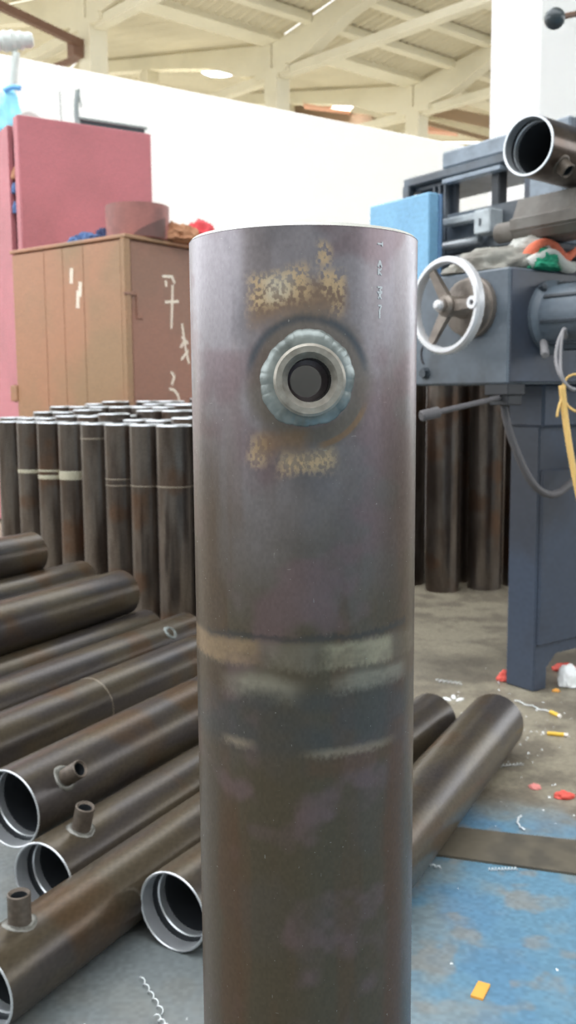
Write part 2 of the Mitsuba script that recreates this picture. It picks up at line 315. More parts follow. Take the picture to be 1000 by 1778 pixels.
for kb in (-2, -1, 0, 1, 2):
    for ts in (near_t, far_t):
        for i in range(len(ts) - 1):
            if ts is near_t and (kb, i) in SKYLIGHT: continue
            add(roof + '__roof_sheet', sheet(kb, kb + 1, ts[i], ts[i + 1] + (0.06 if ts[i + 1] > ts[i] else -0.06)), 'roof_sheet', 30)
        for t in (ts[1:] if ts is near_t else ts[7:]):
            add(roof + '__purlin', member(hall(kb + 0.03, t, roof_z(t) + 0.07), hall(kb + 0.97, t, roof_z(t) + 0.07), 0.20, 0.16, 0.16), 'concrete_cream', False)
# unseen roof added over the workplace: gap lights the wall, cover shades the tubes
T_OPEN = 10.8
for kb in (-3, -2, -1, 0, 1, 2):
    add(roof + '__roof_sheet', member(hall(kb + 0.5, T_OPEN, 8.6), hall(kb + 0.5, 19.0, 7.6), STEP * 0.99, 0.06, 0.06), 'roof_sheet', False)

# ---------------------------------------------------------------- tubes
def tube_parts(L, r=0.060, rim=0.0024, n=64, ch=0.0015):
    """Meshes of a machined cylinder tube about z, its mouth at z = L."""
    w = r - 0.0075
    body = lathe([(r - 0.0012, 0), (r, 0.0012), (r, L - ch)], n)
    foot = lathe([(w, 0.0015), (w + 0.0012, 0), (r - 0.0012, 0)], n)
    bore = lathe([(w, 0.0), (w, L - 0.044)], n)
    mouth = lathe([(r, L - ch), (r - 0.8 * ch, L), (r - rim, L), (r - rim - 0.0012, L - 0.0012), (r - rim - 0.0012, L - 0.0225)], n)
    groove = lathe([(r - 0.0042, L - 0.0225), (r - 0.0030, L - 0.0235), (r - 0.0030, L - 0.0290), (w + 0.0010, L - 0.0300)], n)
    ring = lathe([(w + 0.0010, L - 0.0300), (w - 0.0004, L - 0.0320), (w - 0.0004, L - 0.0410), (w, L - 0.044)], n)
    return dict(body=body, foot=foot, bore=bore, mouth=mouth, groove=groove, ring=ring)
def boss_mesh(r0, h, r=0.0165, bore=0.0100, n=40):
    """Hollow threaded boss along +x from the tube's wall."""
    m = lathe([(r, r0 - 0.012), (r, r0 + h - 0.0012), (r - 0.0012, r0 + h), (bore + 0.0026, r0 + h), (bore, r0 + h - 0.0035)], n)
    i = lathe([(bore, r0 + h - 0.0035), (bore, r0 - 0.004)], n)
    t = frame([0, 0, 0], [0, 1, 0], [1, 0, 0]); m.apply_transform(t); i.apply_transform(t); return m, i
def weld_mesh(R, rad=0.0200, th=0.0062, seed=1, n=200, m=14, bumps=24):
    """Fillet weld round a boss, lying on a cylinder of radius R about z: overlapping ripples, uneven in width."""
    r_ = np.random.default_rng(seed); ph = r_.uniform(0, 6.28, 8); v, f = [], []
    for i in range(n):
        a = 2 * math.pi * i / n
        wob = 0.16 * math.sin(a) + 0.10 * math.sin(2 * a + ph[0]) + 0.09 * math.sin(3 * a + ph[1]) + 0.06 * math.sin(5 * a + ph[2]) + 0.05 * math.sin(11 * a + ph[3])
        rip = abs(math.sin(0.5 * (bumps * a + 2.0 * math.sin(2 * a + ph[4]) + math.sin(5 * a + ph[5])))) ** 0.6       # scallops
        for j in range(m):
            b = 2 * math.pi * j / m; o = 0.5 + 0.5 * math.cos(b)                                                      # 1 on the outer side
            q = rad + th * (math.cos(b) * (1 + wob) + o * (0.07 * rip - 0.04)); y, z = q * math.cos(a), q * math.sin(a)
            h = th * (0.56 + 0.3 * wob + 0.022 * rip) * math.sin(b)
            v.append([math.sqrt(max(R * R - y * y, 1e-9)) + h - 0.0008, y, z])
    for i in range(n):
        for j in range(m):
            a, b, c, d = i * m + j, i * m + (j + 1) % m, ((i + 1) % n) * m + (j + 1) % m, ((i + 1) % n) * m + j
            f += [[a, d, c], [a, c, b]]
    return trimesh.Trimesh(v, f, process=False)

# the tube standing in front
k = thing('steel_tube', 'large brown steel tube standing upright in the middle foreground with a welded round port', 'tube')
M = frame([MX, MY, 0], [0.0, -1, 0], [0, 0, 1])
outer = m3.Manifold.cylinder(ML, MR, MR, 256); inner = m3.Manifold.cylinder(ML + 1, MR - 0.008, MR - 0.008, 192).translate([0, 0, -0.5])
hole = m3.Manifold.cylinder(0.1, 0.0076, 0.0076, 64).rotate([0, 90, 0]).translate([0, 0, BZ])
cone = m3.Manifold.cylinder(0.0016, MR - 0.0016 + 0.0016, MR - 0.0016, 256).translate([0, 0, ML - 0.0016])
shell = (outer.trim_by_plane([0, 0, -1], -(ML - 0.0016)) + cone) - inner - hole
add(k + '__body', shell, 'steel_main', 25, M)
liner = m3.Manifold.cylinder(ML - 0.022, MR - 0.00801, MR - 0.00801, 192) - m3.Manifold.cylinder(ML + 1, MR - 0.0085, MR - 0.0085, 192).translate([0, 0, -0.5]) - hole
add(k + '__honed_bore', liner, 'honed_steel', 25, M)
add(k + '__machined_rim', lathe([(MR + 0.0001, ML - 0.0014), (MR - 0.00150, ML + 0.0002), (MR - 0.0075, ML + 0.0001), (MR - 0.0078, ML - 0.02)], 128), 'rim_steel', 30, M)
PD = unit((1.0, -0.012, 0.0))
MB = frame(np.array([MX, MY, BZ]), [0.012, -1, 0.005], [0, 0, 1])
b, i = boss_mesh(MR, 0.030, 0.0162, 0.0098, 64)
add(k + '__port', b, 'boss_steel', 30, MB); add(k + '__port__bore', i, 'port_dark', 30, MB)
add(k + '__weld_bead', weld_mesh(MR, 0.0176, 0.0054, 4, 320, 18, 26), 'weld_steel', True, MB)
# the column of stamped letters down its right side, partly worn away
def stamp(kind):
    s = 0.0030
    seg = {'T': [((0, 0), (0, 1)), ((-.35, 1), (.35, 1))], 'A': [((-.4, 0), (0, 1)), ((0, 1), (.4, 0)), ((-.2, .4), (.2, .4))], 'K': [((-.3, 0), (-.3, 1)), ((-.3, .5), (.35, 1)), ((-.3, .5), (.35, 0))],
           'M': [((-.4, 0), (-.4, 1)), ((-.4, 1), (0, .4)), ((0, .4), (.4, 1)), ((.4, 1), (.4, 0))], '7': [((-.35, 1), (.35, 1)), ((.35, 1), (-.1, 0))], '1': [((0, 0), (0, 1))], 'x': [((-.3, 0), (.3, 1)), ((-.3, 1), (.3, 0))]}[kind]
    out = []
    for (x0, y0), (x1, y1) in seg:
        d = V(x1 - x0, y1 - y0); nrm = unit((-d[1], d[0])) * 0.13; q = [V(x0, y0) + nrm, V(x1, y1) + nrm, V(x1, y1) - nrm, V(x0, y0) - nrm]
        out.append(hull([[MR + h, a[0] * s, (a[1] - 0.5) * s] for a in q for h in (-0.0008, 0.0004)]))
    return cat(*out)
for ch, z in (('T', 0.7915), ('A', 0.7822), ('K', 0.7785), ('M', 0.7700), ('x', 0.7672), ('7', 0.7610), ('1', 0.7580)):
    MS = frame([MX, MY, z], [math.sin(0.64), -math.cos(0.64), 0], [0, 0, 1]) @ np.block([[np.eye(3), np.zeros((3, 1))], [0, 0, 0, 1]])
    g = stamp(ch); g.vertices = g.vertices @ np.array([[1, 0, 0], [0, 0, 1], [0, -1, 0]]).T if ch in 'TM' else g.vertices
    add(k + '__stamped_letter', g, 'stamp_white', False, MS)

def lying(label, mouth, far, boss=None, r=0.060, extra=None, group=None):
    """A tube lying with its mouth centre at 'mouth' and its other end's centre at 'far'."""
    mouth, far = V(*mouth), V(*far); L = np.linalg.norm(mouth - far); ax = unit(mouth - far)
    k = thing('lying_tube', label, 'tube', group); P = tube_parts(L, r)
    M = frame(far, [0, 0, 1], ax)
    add(k + '__body', cat(P['body'], P['foot']), 'steel_lying', 30, M)
    add(k + '__bore', P['bore'], 'bore_dark', 30, M)
    add(k + '__mouth', P['mouth'], 'bright_steel', 30, M); add(k + '__mouth__groove', P['groove'], 'bore_dark', 30, M); add(k + '__seat_ring', P['ring'], 'bright_steel', 30, M)
    if boss:
        bd, off, h = boss; MB = frame(far + ax * (L - off), bd, ax)
        b, i = boss_mesh(r, h, 0.0138, 0.0096)
        add(k + '__port', b, 'boss_rusty', 30, MB); add(k + '__port__bore', i, 'bore_dark', 30, MB)
        add(k + '__weld_bead', weld_mesh(r, 0.0160, 0.0048, 3, 110, 10, 18), 'weld_dull' if h > 0 else 'weld_steel', True, MB)
    if extra:
        for at, wd in extra:
            add(k + '__turned_band', lathe([(r - 0.0005, L - at), (r + 0.0005, L - at - 0.001), (r + 0.0005, L - at - wd), (r - 0.0005, L - at - wd - 0.001)], 48), 'band_dull', 30, M)
    return k
LY = lambda p, L: (p[0] + LIE[0] * L, p[1] + LIE[1] * L, p[2])
right = V(0.880, -0.476, 0)
R5 = 0.054
lying('lying tube just left of the front tube, bright mouth towards us, no port', (-0.155, 1.166, R5), (0.294, 1.902, R5), None, R5)
RI = 0.0505; a = (-0.355, 1.009, RI); lying('front-most lying tube at the lower left corner with an upright port near its mouth', a, LY(a, 0.84), ((0.02, 0, 1), 0.066, 0.036), RI)
RH = 0.054; a = (-0.344, 1.251, RH); lying('lying tube with an upright port, its open mouth half hidden by the front-most tube', a, LY(a, 0.84), ((0.24, -0.13, 1), 0.066, 0.036), RH)
a = (-0.416, 1.343, 0.116); lying('lying tube at the left edge whose port points sideways to the right', a, LY(a, 0.84), (tuple(right * 0.82 + V(0, 0, 0.54)), 0.070, 0.036))
far = V(-0.17, 2.46, 0.060); lying('lying tube with a pale worn line across it, just above the sideways port', far - LIE * 1.06, far, None, 0.060, [(0.52, 0.002)])
far = V(-0.284, 2.604, 0.060); lying('lying tube with a small bright weld spot near its far end', far - LIE * 0.84, far, ((0.3, -0.6, 0.5), 0.70, 0.0))
far = V(-0.402, 2.645, 0.060); lying('dark lying tube whose rounded far end shows under the thick tube resting on top', far - LIE * 0.84, far)
far = V(-0.470, 2.640, 0.171); lying('thick tube resting on top of the left pile, its rounded end before the upright tubes', far - LIE * 0.95, far, None, 0.064)
far = V(-0.625, 2.850, 0.166); lying('thin lying tube end just behind the thick upper tube', far - LIE * 0.84, far)
far = V(-0.745, 2.745, 0.270); lying('topmost lying tube at the left edge of the picture with a dark rounded end', far - LIE * 0.84, far)
far = V(-0.530, 2.665, 0.060); lying('lying tube on the floor under the thick upper tube, almost hidden', far - LIE * 0.84, far)
lying('lying tube right of the front tube, its dark far end on the open floor', (0.029, 1.096, 0.0585), (0.417, 1.868, 0.0585), None, 0.0585)

def band(r, z, h): return lathe([(r - 0.0004, z), (r + 0.0006, z + 0.001), (r + 0.0006, z + h), (r - 0.0004, z + h + 0.001)], 48)
STAND = {}
def standing(label, x, y, L, group=None, r=0.058, bands=(), mat_='steel_standing'):
    k = thing('standing_tube', label, 'tube', group); L = round(L, 2)
    if (L, r) not in STAND:
        P = tube_parts(L, r, 0.0085, 40, 0.0045); STAND[(L, r)] = [(cat(P['body'], P['foot']), mat_, 'body'), (P['bore'], 'bore_dark', 'bore'), (P['mouth'], 'bright_steel', 'mouth'), (cat(P['groove'], P['ring']), 'rim_steel', 'seat_ring')]
        STAND[(L, r)] = [(n, mikit.ply(m, b, smooth=30)) for m, b, n in STAND[(L, r)]]
    tw = T(frame([x, y, 0], [math.cos(x * 9), math.sin(x * 9), 0], [0, 0, 1]).tolist())
    for n, d in STAND[(L, r)]: scene[f'{k}__{n}'] = {**d, 'to_world': tw}
    for z, h in bands: add(k + '__turned_band', band(r, z, h), 'band_steel' if h > 0.0045 else 'band_dull', 30, frame([x, y, 0], [1, 0, 0], [0, 0, 1]))
    return k
ROW = unit((-0.70, 0.66, 0)); BACK = unit((0.62, 0.70, 0))
front = ['upright tube of the left stack next to the front tube, with a faint band', 'second upright tube left of the front tube, with a thin pale line at half height', 'third upright tube left of the front tube, with two faint lines',
         'rusty upright tube with a bright line just below its rim', 'upright tube with one broad bright band at half height', 'upright tube with two pale bands, second from the left edge', 'upright tube cut by the left edge of the picture', 'upright tube at the left end of the stack']
fb = [[(0.435, 0.004)], [(0.43, 0.003)], [(0.445, 0.003), (0.425, 0.002)], [(0.575, 0.004)], [(0.43, 0.030)], [(0.452, 0.006), (0.425, 0.014)], [(0.44, 0.012)], []]
for i in range(8):
    p = V(-0.355, 3.00, 0) + ROW * (0.136 * i)
    standing(front[i], p[0], p[1], 0.63, None, 0.058, fb[i])
for j in range(1, 8):
    for i in range(-1, 9):
        p = V(-0.355, 3.00, 0) + ROW * (0.136 * (i + 0.5 * (j % 2))) + BACK * (0.125 * j) + V(*(rng.random(2) - 0.5) * 0.012, 0)
        if p[0] > 0.05 or p[1] > (4.10 - 0.75 * (p[0] + 0.69) if p[0] < -0.69 else 4.12): continue
        standing('upright tube in the back rows of the left stack, only its bright rim in view', p[0], p[1], 0.63 + 0.012 * j + 0.02 * round(rng.random() * 2) / 2, 'back rows of upright tubes')
for lab, x, y in (('upright tube under the gearbox beside the front tube, left of two', 0.567, 3.465), ('upright tube under the gearbox beside the machine base, right of two', 0.730, 3.500), ('dark upright tube half hidden by the right edge of the front tube', 0.462, 3.60),
                  ('upright tube in the dark behind the left one under the gearbox', 0.660, 3.66), ('upright tube in the dark next to the machine base', 0.870, 3.56), ('upright tube in the dark row behind', 0.53, 3.78), ('upright tube in the dark row behind', 0.79, 3.80), ('upright tube in the dark row behind', 0.40, 3.80), ('upright tube in the dark row behind', 0.92, 3.84)):
    standing(lab, x, y, 0.80, 'dark row behind' if 'row behind' in lab else None, 0.0615)

# ---------------------------------------------------------------- the machine with the handwheel
P0 = V(0.472, 2.060, 0); EA = unit((0.815, 0.580, 0)); EB = unit((0.580, -0.815, 0)); MF = frame(P0, EA, [0, 0, 1])      # local x = EA (away right), local y = -EB
def ma(a, b, z): return P0 + EA * a + EB * b + V(0, 0, z)
def mbox(a0, a1, b0, b1, z0, z1, c=0.004): return cbox((a0, -b1, z0), (a1, -b0, z1), c)
k = thing('machine', 'dark blue-grey machine tool with a chrome handwheel, motor and tall base at the right edge', 'machine')
add(k + '__gearbox', mbox(0, 0.42, -0.36, 0, 0.740, 0.986, 0.004), 'machine_paint', False, MF)
add(k + '__gearbox__side_plate', mbox(0.004, 0.40, -0.006, 0.003, 0.744, 0.982, 0.002), 'machine_navy', False, MF)
# base
base = m3.Manifold.hull_points(mbox(0.20, 0.95, -0.165, -0.076, 0, 0.70, 0.004).vertices) - m3.Manifold.hull_points(np.array([[x, y, z] for x in (0.245, 0.80) for y in (-0.1, 0.3) for z in (-0.05, 0.055)] + [[x, y, 0.085] for x in (0.28, 0.78) for y in (-0.1, 0.3)]))
add(k + '__base', base, 'machine_navy', False, MF)
add(k + '__cover_plate', mbox(0.206, 0.93, -0.078, -0.068, 0.115, 0.540, 0.003), 'machine_navy', False, MF)
add(k + '__neck', mbox(0.192, 0.95, -0.168, -0.060, 0.640, 0.742, 0.006), 'machine_navy', False, MF)
add(k + '__bracket', cat(mbox(0.004, 0.060, -0.070, -0.002, 0.716, 0.741, 0.002), mbox(0.010, 0.056, -0.060, -0.006, 0.694, 0.717, 0.002)), 'rubber_dark', False, MF)
lv = cyl(ma(0.02, -0.03, 0.712), V(0.300, 1.962, 0.681), 0.0060, 16)
add(k + '__clamp_lever', lv, 'rubber_grey', 30); add(k + '__clamp_lever__grip', cyl(V(0.312, 1.968, 0.683), V(0.272, 1.947, 0.675), 0.0115, 20, 0.003), 'rubber_grey', 30)
hexb = trimesh.creation.cylinder(radius=0.0115, height=0.012, sections=6)
add(k + '__bolt', hexb, 'machine_dark', False, frame(ma(-0.005, -0.252, 0.768), [0, 0, 1], EA)); add(k + '__washer', cyl(ma(0.0, -0.252, 0.768), ma(-0.003, -0.252, 0.768), 0.0145, 24), 'machine_dark', 30)
add(k + '__oil_slot', tube(spline([ma(-0.0005, -0.262, 0.83), ma(-0.0005, -0.266, 0.81), ma(-0.0005, -0.258, 0.79)], 10), 0.0022, 6), 'dark_gap', True)
# handwheel
WC = ma(0, -0.100, 0.908); MW = frame(WC, [0, 0, 1], -EA)      # axis points out of the left face
def wl(prof, n=64): return lathe(prof, n)
add(k + '__flange', wl([(0.066, 0), (0.066, 0.012), (0.062, 0.014), (0.060, 0.020), (0.060, 0.030), (0.052, 0.034), (0.026, 0.036), (0.022, 0.06)]), 'wheel_worn', 30, MW)
add(k + '__handwheel', lathe([(0.0885, 0.078), (0.0885, 0.092), (0.092, 0.097), (0.099, 0.097), (0.1035, 0.092), (0.1035, 0.078), (0.099, 0.073), (0.092, 0.073)], 160, closed=True), 'wheel_metal', 40, MW)
add(k + '__handwheel__hub', lathe([(0.021, 0.05), (0.023, 0.066), (0.023, 0.090), (0.018, 0.096), (0.015, 0.097), (0.015, 0.104), (0.0, 0.104)], 40), 'wheel_worn', 30, MW)
add(k + '__handwheel__hub_nut', lathe([(0.011, 0.102), (0.011, 0.113), (0.007, 0.118), (0.0, 0.119)], 30), 'wheel_metal', 30, MW)
for ang in (270, 30, 150):
    c, s = math.cos(math.radians(ang)), math.sin(math.radians(ang))
    sp = hull([[c * r - s * w, s * r + c * w, z] for r, w0, z0, z1 in ((0.015, 0.013, 0.070, 0.084), (0.091, 0.008, 0.080, 0.090)) for w in (-w0, w0) for z in (z0, z1)])
    add(k + '__handwheel__spoke', sp, 'wheel_worn', False, MW)
c, s = math.cos(math.radians(270)), math.sin(math.radians(270))
ey = lathe([(0.0055, 0.100), (0.013, 0.100), (0.014, 0.096), (0.014, 0.076), (0.0055, 0.076)], 30, closed=True); ey.apply_translation([c * 0.0865, s * 0.0865, 0]); add(k + '__handwheel__handle_eye', ey, 'wheel_metal', 30, MW)
add(k + '__handwheel__eye_hole', cyl((c * 0.0865, s * 0.0865, 0.08), (c * 0.0865, s * 0.0865, 0.094), 0.0056, 20), 'dark_gap', 30, MW)
# motor on the right face
MO = frame(ma(0.135, 0, 0.885), [0, 0, 1], EB)
add(k + '__motor', lathe([(0.078, 0), (0.080, 0.004), (0.080, 0.014), (0.074, 0.018), (0.070, 0.024), (0.070, 0.24), (0.066, 0.25), (0.03, 0.28), (0, 0.28)], 56), 'machine_paint', 30, MO)
for i in range(8):
    a = i * math.pi / 4 + 0.2
    rib = cbox((0.066, -0.004, 0.03), (0.074, 0.004, 0.23), 0.001); rib.apply_transform(trimesh.transformations.rotation_matrix(a, [0, 0, 1])); add(k + '__motor__rib', rib, 'machine_dark', False, MO)
add(k + '__cable_gland', cyl(ma(0.09, 0.02, 0.83), ma(0.06, 0.05, 0.80), 0.009, 16, 0.002), 'wire_grey', 30)
add(k + '__motor__bolt', cyl(ma(0.085, 0.012, 0.945), ma(0.085, 0.024, 0.948), 0.008, 6), 'machine_dark', False)
# upper works
add(k + '__pedestal', mbox(0.17, 0.60, -0.34, -0.04, 0.984, 1.062, 0.006), 'machine_dark', False, MF)
gd = hull([[a, -b, z] for b in (-0.088, 0.40) for a, z in ((0.104, 1.075), (0.104, 1.105), (0.122, 1.150), (0.215, 1.156), (0.225, 1.06), (0.120, 1.060))])
add(k + '__slide_guard', gd, 'guard_grey', False, MF)
add(k + '__slide_guard__lip', mbox(0.097, 0.112, -0.092, 0.40, 1.078, 1.106, 0.003), 'guard_grey', False, MF)
add(k + '__knob', cyl(ma(0.128, -0.088, 1.084), ma(0.128, -0.150, 1.084), 0.023, 28, 0.004), 'guard_grey', 30)
add(k + '__casting', mbox(0.25, 0.80, -0.172, -0.062, 1.055, 1.272, 0.008), 'machine_pale', False, MF)
add(k + '__rest', mbox(0.42, 0.62, -0.062, 0.10, 1.06, 1.1545, 0.004), 'machine_pale', False, MF)
add(k + '__head_column', mbox(0.62, 0.90, -0.30, 0.10, 0.70, 1.75, 0.01), 'machine_navy', False, MF)
add(k + '__feed_lever', cyl(V(0.5106, 1.90, 1.422), ma(0.70, 0.05, 1.70), 0.0055, 14), 'steel_brown', 30)
ball = trimesh.creation.icosphere(subdivisions=3, radius=0.0195); ball.apply_translation([0.5106, 1.90, 1.422]); add(k + '__feed_lever__ball', ball, 'ball_black', True)
# hoses and wires
k = thing('hose', 'grey rubber hose hanging in a loop below the gearbox', 'hose')
add(k, tube(spline([ma(0.04, -0.045, 0.70), ma(0.045, -0.04, 0.66), ma(0.075, -0.03, 0.58), ma(0.13, -0.02, 0.505), ma(0.19, -0.02, 0.488), ma(0.26, -0.02, 0.52), ma(0.34, -0.03, 0.57), ma(0.45, -0.06, 0.60)], 60), 0.0085, 12), 'rubber_grey', True)
k = thing('wire', 'frayed yellow wire hanging down beside the motor at the right edge', 'wire')
def px3(x, y, Y):   # metres: lateral and height offsets at a distance Y
    return V(x, Y, y)
add(k, tube(spline([V(0.552, 1.93, 0.735), V(0.556, 1.93, 0.70), V(0.566, 1.92, 0.62), V(0.582, 1.91, 0.53), V(0.60, 1.90, 0.44), V(0.622, 1.90, 0.30)], 40), np.linspace(0.007, 0.0050, 40), 10), 'wire_yellow', True)
for e in ([V(0.554, 1.93, 0.712), V(0.546, 1.925, 0.695), V(0.541, 1.92, 0.672)], [V(0.556, 1.93, 0.712), V(0.568, 1.925, 0.690), V(0.582, 1.92, 0.682)], [V(0.554, 1.93, 0.73), V(0.562, 1.93, 0.75), V(0.60, 1.92, 0.752)]):
    add(k + '__strand', tube(spline(e, 12), 0.0026, 8), 'wire_yellow', True)
k = thing('cable', 'two thin grey cables looping down from under the motor', 'cable')
for o in (0.0, 0.008):
    add(k + '__strand', tube(spline([ma(0.085 + o, 0.08, 0.835), V(0.545 + o, 1.95, 0.81), V(0.542 + o, 1.94, 0.78), V(0.548 + 0.3 * o, 1.93, 0.755), V(0.562, 1.93, 0.735), V(0.60, 1.93, 0.73)], 30), 0.0036, 8), 'wire_grey', True)
# the tube lying on the machine
k = thing('upper_tube', 'steel tube lying on top of the machine with its bright open mouth to the left', 'tube')
P = tube_parts(0.60, 0.060, 0.0045); mo = V(0.4893, 2.0, 1.2165); ax = unit((0.74, 0.672, 0)); Mt = frame(mo + ax * 0.60, [0, 0, 1], -ax)
add(k + '__body', cat(P['body'], P['foot']), 'steel_standing', 30, Mt); add(k + '__bore', P['bore'], 'bore_dark', 30, Mt); add(k + '__mouth', P['mouth'], 'bright_steel', 30, Mt); add(k + '__mouth__groove', P['groove'], 'bore_dark', 30, Mt); add(k + '__seat_ring', P['ring'], 'bright_steel', 30, Mt)
b, i = boss_mesh(0.060, 0.022, 0.0155, 0.011); MB = frame(mo + ax * 0.055, (0.50, -0.60, -0.68), -ax)
add(k + '__port', b, 'boss_rusty', 30, MB); add(k + '__port__bore', i, 'bore_dark', 30, MB); add(k + '__weld_bead', weld_mesh(0.060, 0.018, 0.004, 3, 90, 10, 20), 'boss_rusty', True, MB)
# gloves and rags on the gearbox
def rag(name, label, c_, x, y, z, rx, ry, rz, rot, m, seed, amp=0.35, fr=1.7):
    k = thing(name, label, c_); g = crumple(rx, ry, rz, amp, fr, seed)
    add(k, g, m, True, frame([x, y, z], [math.cos(rot), math.sin(rot), 0], [0, 0, 1])); return k
p = ma(0.060, -0.105, 0.986)
rag('rag', 'crumpled grey work glove lying on the gearbox beside the handwheel', 'glove', p[0], p[1], p[2], 0.100, 0.045, 0.048, -0.55, 'cloth_grey', 3)
p = ma(0.115, -0.055, 0.986)
rag('rag', 'pale grey rag lying in the middle of the gearbox top', 'rag', p[0], p[1], p[2], 0.070, 0.035, 0.060, -0.3, 'cloth_white', 5)
k = thing('twisted_cloth', 'twisted orange and white cloth strip on the gearbox at the right edge', 'cloth')
pts = [ma(0.085, -0.035, 0.998), ma(0.095, -0.02, 1.030), ma(0.125, -0.012, 1.048), ma(0.155, -0.01, 1.040), ma(0.180, -0.01, 1.018), ma(0.215, -0.012, 1.028), ma(0.28, -0.015, 1.02)]
add(k + '__orange_strand', tube(spline(pts, 50), 0.011 + 0.003 * np.sin(np.linspace(0, 14, 50)), 12), 'cloth_orange', True)
pts = [ma(0.075, -0.012, 0.998), ma(0.10, 0.0, 1.016), ma(0.135, 0.006, 1.022), ma(0.165, 0.006, 1.000), ma(0.20, 0.006, 0.998), ma(0.26, 0.004, 1.002)]
add(k + '__white_strand', tube(spline(pts, 50), 0.011 + 0.003 * np.sin(np.linspace(2, 12, 50)), 12), 'cloth_white', True)
p = ma(0.120, -0.008, 0.985)
rag('rag', 'small green cloth hanging over the gearbox edge under the orange cloth', 'cloth', p[0], p[1], p[2], 0.042, 0.026, 0.034, 0.6, 'cloth_green', 9, 0.5, 2.2)

# ---------------------------------------------------------------- the machine behind
Q0 = V(0.4055, 3.40, 0); QF = frame(Q0, EA, [0, 0, 1])
def qbox(a0, a1, t0, t1, z0, z1, c=0.004): return cbox((a0, -t1, z0), (a1, -t0, z1), c)
k = thing('milling_machine', 'dark machine frame with open windows standing behind the gearbox', 'machine')
add(k + '__lintel', cat(qbox(0, 0.26, 0, 0.66, 1.424, 1.453), qbox(0.03, 0.24, 0.0, 0.66, 1.408, 1.426)), 'machine_paint', False, QF)
add(k + '__top_beam', qbox(0.0, 0.22, 0.185, 0.70, 1.452, 1.506, 0.006), 'machine_pale', False, QF)
add(k + '__slat', qbox(-0.012, 0.02, 0.20, 0.45, 1.402, 1.416, 0.002), 'machine_pale', False, QF)
add(k + '__post', qbox(0, 0.03, -0.006, 0.028, 1.15, 1.43), 'machine_paint', False, QF)
add(k + '__post', qbox(0.02, 0.06, 0.385, 0.420, 1.15, 1.43), 'machine_dark', False, QF)
add(k + '__post', qbox(0.0, 0.24, 0.535, 0.68, 0, 1.43), 'machine_navy', False, QF)
add(k + '__back_panel', qbox(0.05, 0.07, 0.03, 0.205, 1.15, 1.42), 'machine_dark', False, QF)
for t in (0.125, 0.15, 0.175): add(k + '__back_panel__fin', qbox(0.02, 0.055, t, t + 0.010, 1.15, 1.41, 0.002), 'machine_paint', False, QF)
add(k + '__rail', qbox(0.01, 0.06, 0.20, 0.66, 1.175, 1.306), 'machine_paint', False, QF)
add(k + '__slide_bar', qbox(-0.03, 0.012, 0.222, 0.385, 1.262, 1.285, 0.003), 'machine_light', False, QF)
add(k + '__control_box', qbox(-0.05, 0.012, 0.380, 0.447, 1.212, 1.285, 0.004), 'machine_light', False, QF)
add(k + '__control_box__switch', qbox(-0.054, -0.048, 0.405, 0.412, 1.236, 1.258, 0.001), 'machine_dark', False, QF)
th = lathe([(0, 0)] + [(0.0155 if i % 2 else 0.009, 0.0070 * i + (0.002 if i % 2 else 0)) for i in range(24)] + [(0, 0.165)], 24)
add(k + '__lead_screw', th, 'bright_steel', 20, frame(Q0 + EB * 0.215 - EA * 0.015 + V(0, 0, 1.200), [0, 0, 1], EB))
add(k + '__bed', qbox(0.02, 0.25, 0.0, 0.60, 0.93, 1.176, 0.006), 'machine_dark', False, QF)
BP = V(0.452, 3.10, 0); BF = frame(BP, EA, [0, 0, 1])
add(k + '__blue_panel', cbox((0, 0, 0.95), (0.044, 0.290, 1.352), 0.004), 'panel_blue', False, BF)
add(k + '__blue_panel__edge_strip', cbox((0.044, -0.004, 0.95), (0.056, 0.286, 1.350), 0.002), 'panel_blue_edge', False, BF)
add(k + '__panel_arm', cbox((0.05, 0.05, 1.0), (0.20, 0.20, 1.1), 0.004), 'machine_dark', False, BF)

# ---------------------------------------------------------------- cabinets on the left
def cab_frame(p, left): l = unit((*left, 0)); return frame([p[0], p[1], 0], l, [0, 0, 1])      # local x along the left face, local y = 90 degrees left of it
CB = V(-0.690, 4.20, 0); EL = unit((-0.80, 0.60, 0)); ER = unit((0.60, 0.80, 0))
CBF = frame(CB, EL, [0, 0, 1])         # local x: along left face, local y = z cross x = (-.6,-.8): the outside, so the body lies at y < 0
k = thing('brown_cabinet', 'rusty brown sheet metal cabinet with white chalk strokes behind the left stack of tubes', 'cabinet')
HB = 1.400
add(k + '__body', cbox((0.02, -0.62, 0.0), (0.775, -0.012, HB), 0.004), 'cabinet_brown_side', False, CBF)
add(k + '__top', cbox((-0.008, -0.63, HB - 0.004), (0.785, 0.006, HB + 0.012), 0.003), 'cabinet_brown', False, CBF)
xs = [0.030, 0.270, 0.408, 0.538, 0.770]
for i in range(4): add(k + '__door_board', cbox((xs[i] + 0.0012, -0.012, 0.03), (xs[i + 1] - 0.0012, 0.002, HB - 0.012), 0.0012), 'cabinet_brown', False, CBF)
add(k + '__corner_post', cbox((0.0, -0.030, 0.0), (0.028, 0.006, HB - 0.004), 0.003), 'cabinet_brown', False, CBF)
add(k + '__side_panel', cbox((0.006, -0.60, 0.03), (0.021, -0.036, HB - 0.012), 0.002), 'cabinet_brown_side', False, CBF)
add(k + '__hasp', cat(cbox((-0.004, -0.055, 1.155), (0.006, 0.012, 1.168), 0.002), cbox((0.0, -0.075, 1.06), (0.010, -0.060, 1.165), 0.003), cbox((0.0, -0.10, 1.055), (0.010, -0.060, 1.068), 0.003)), 'cabinet_brown_side', False, CBF)
add(k + '__hinge', cbox((0.765, -0.010, 0.70), (0.815, 0.010, 0.775), 0.003), 'cabinet_brown', False, CBF)
add(k + '__hinge', cyl((0.79, 0.0, 0.695), (0.79, 0.0, 0.78), 0.008, 14), 'cabinet_brown_side', 30, CBF)
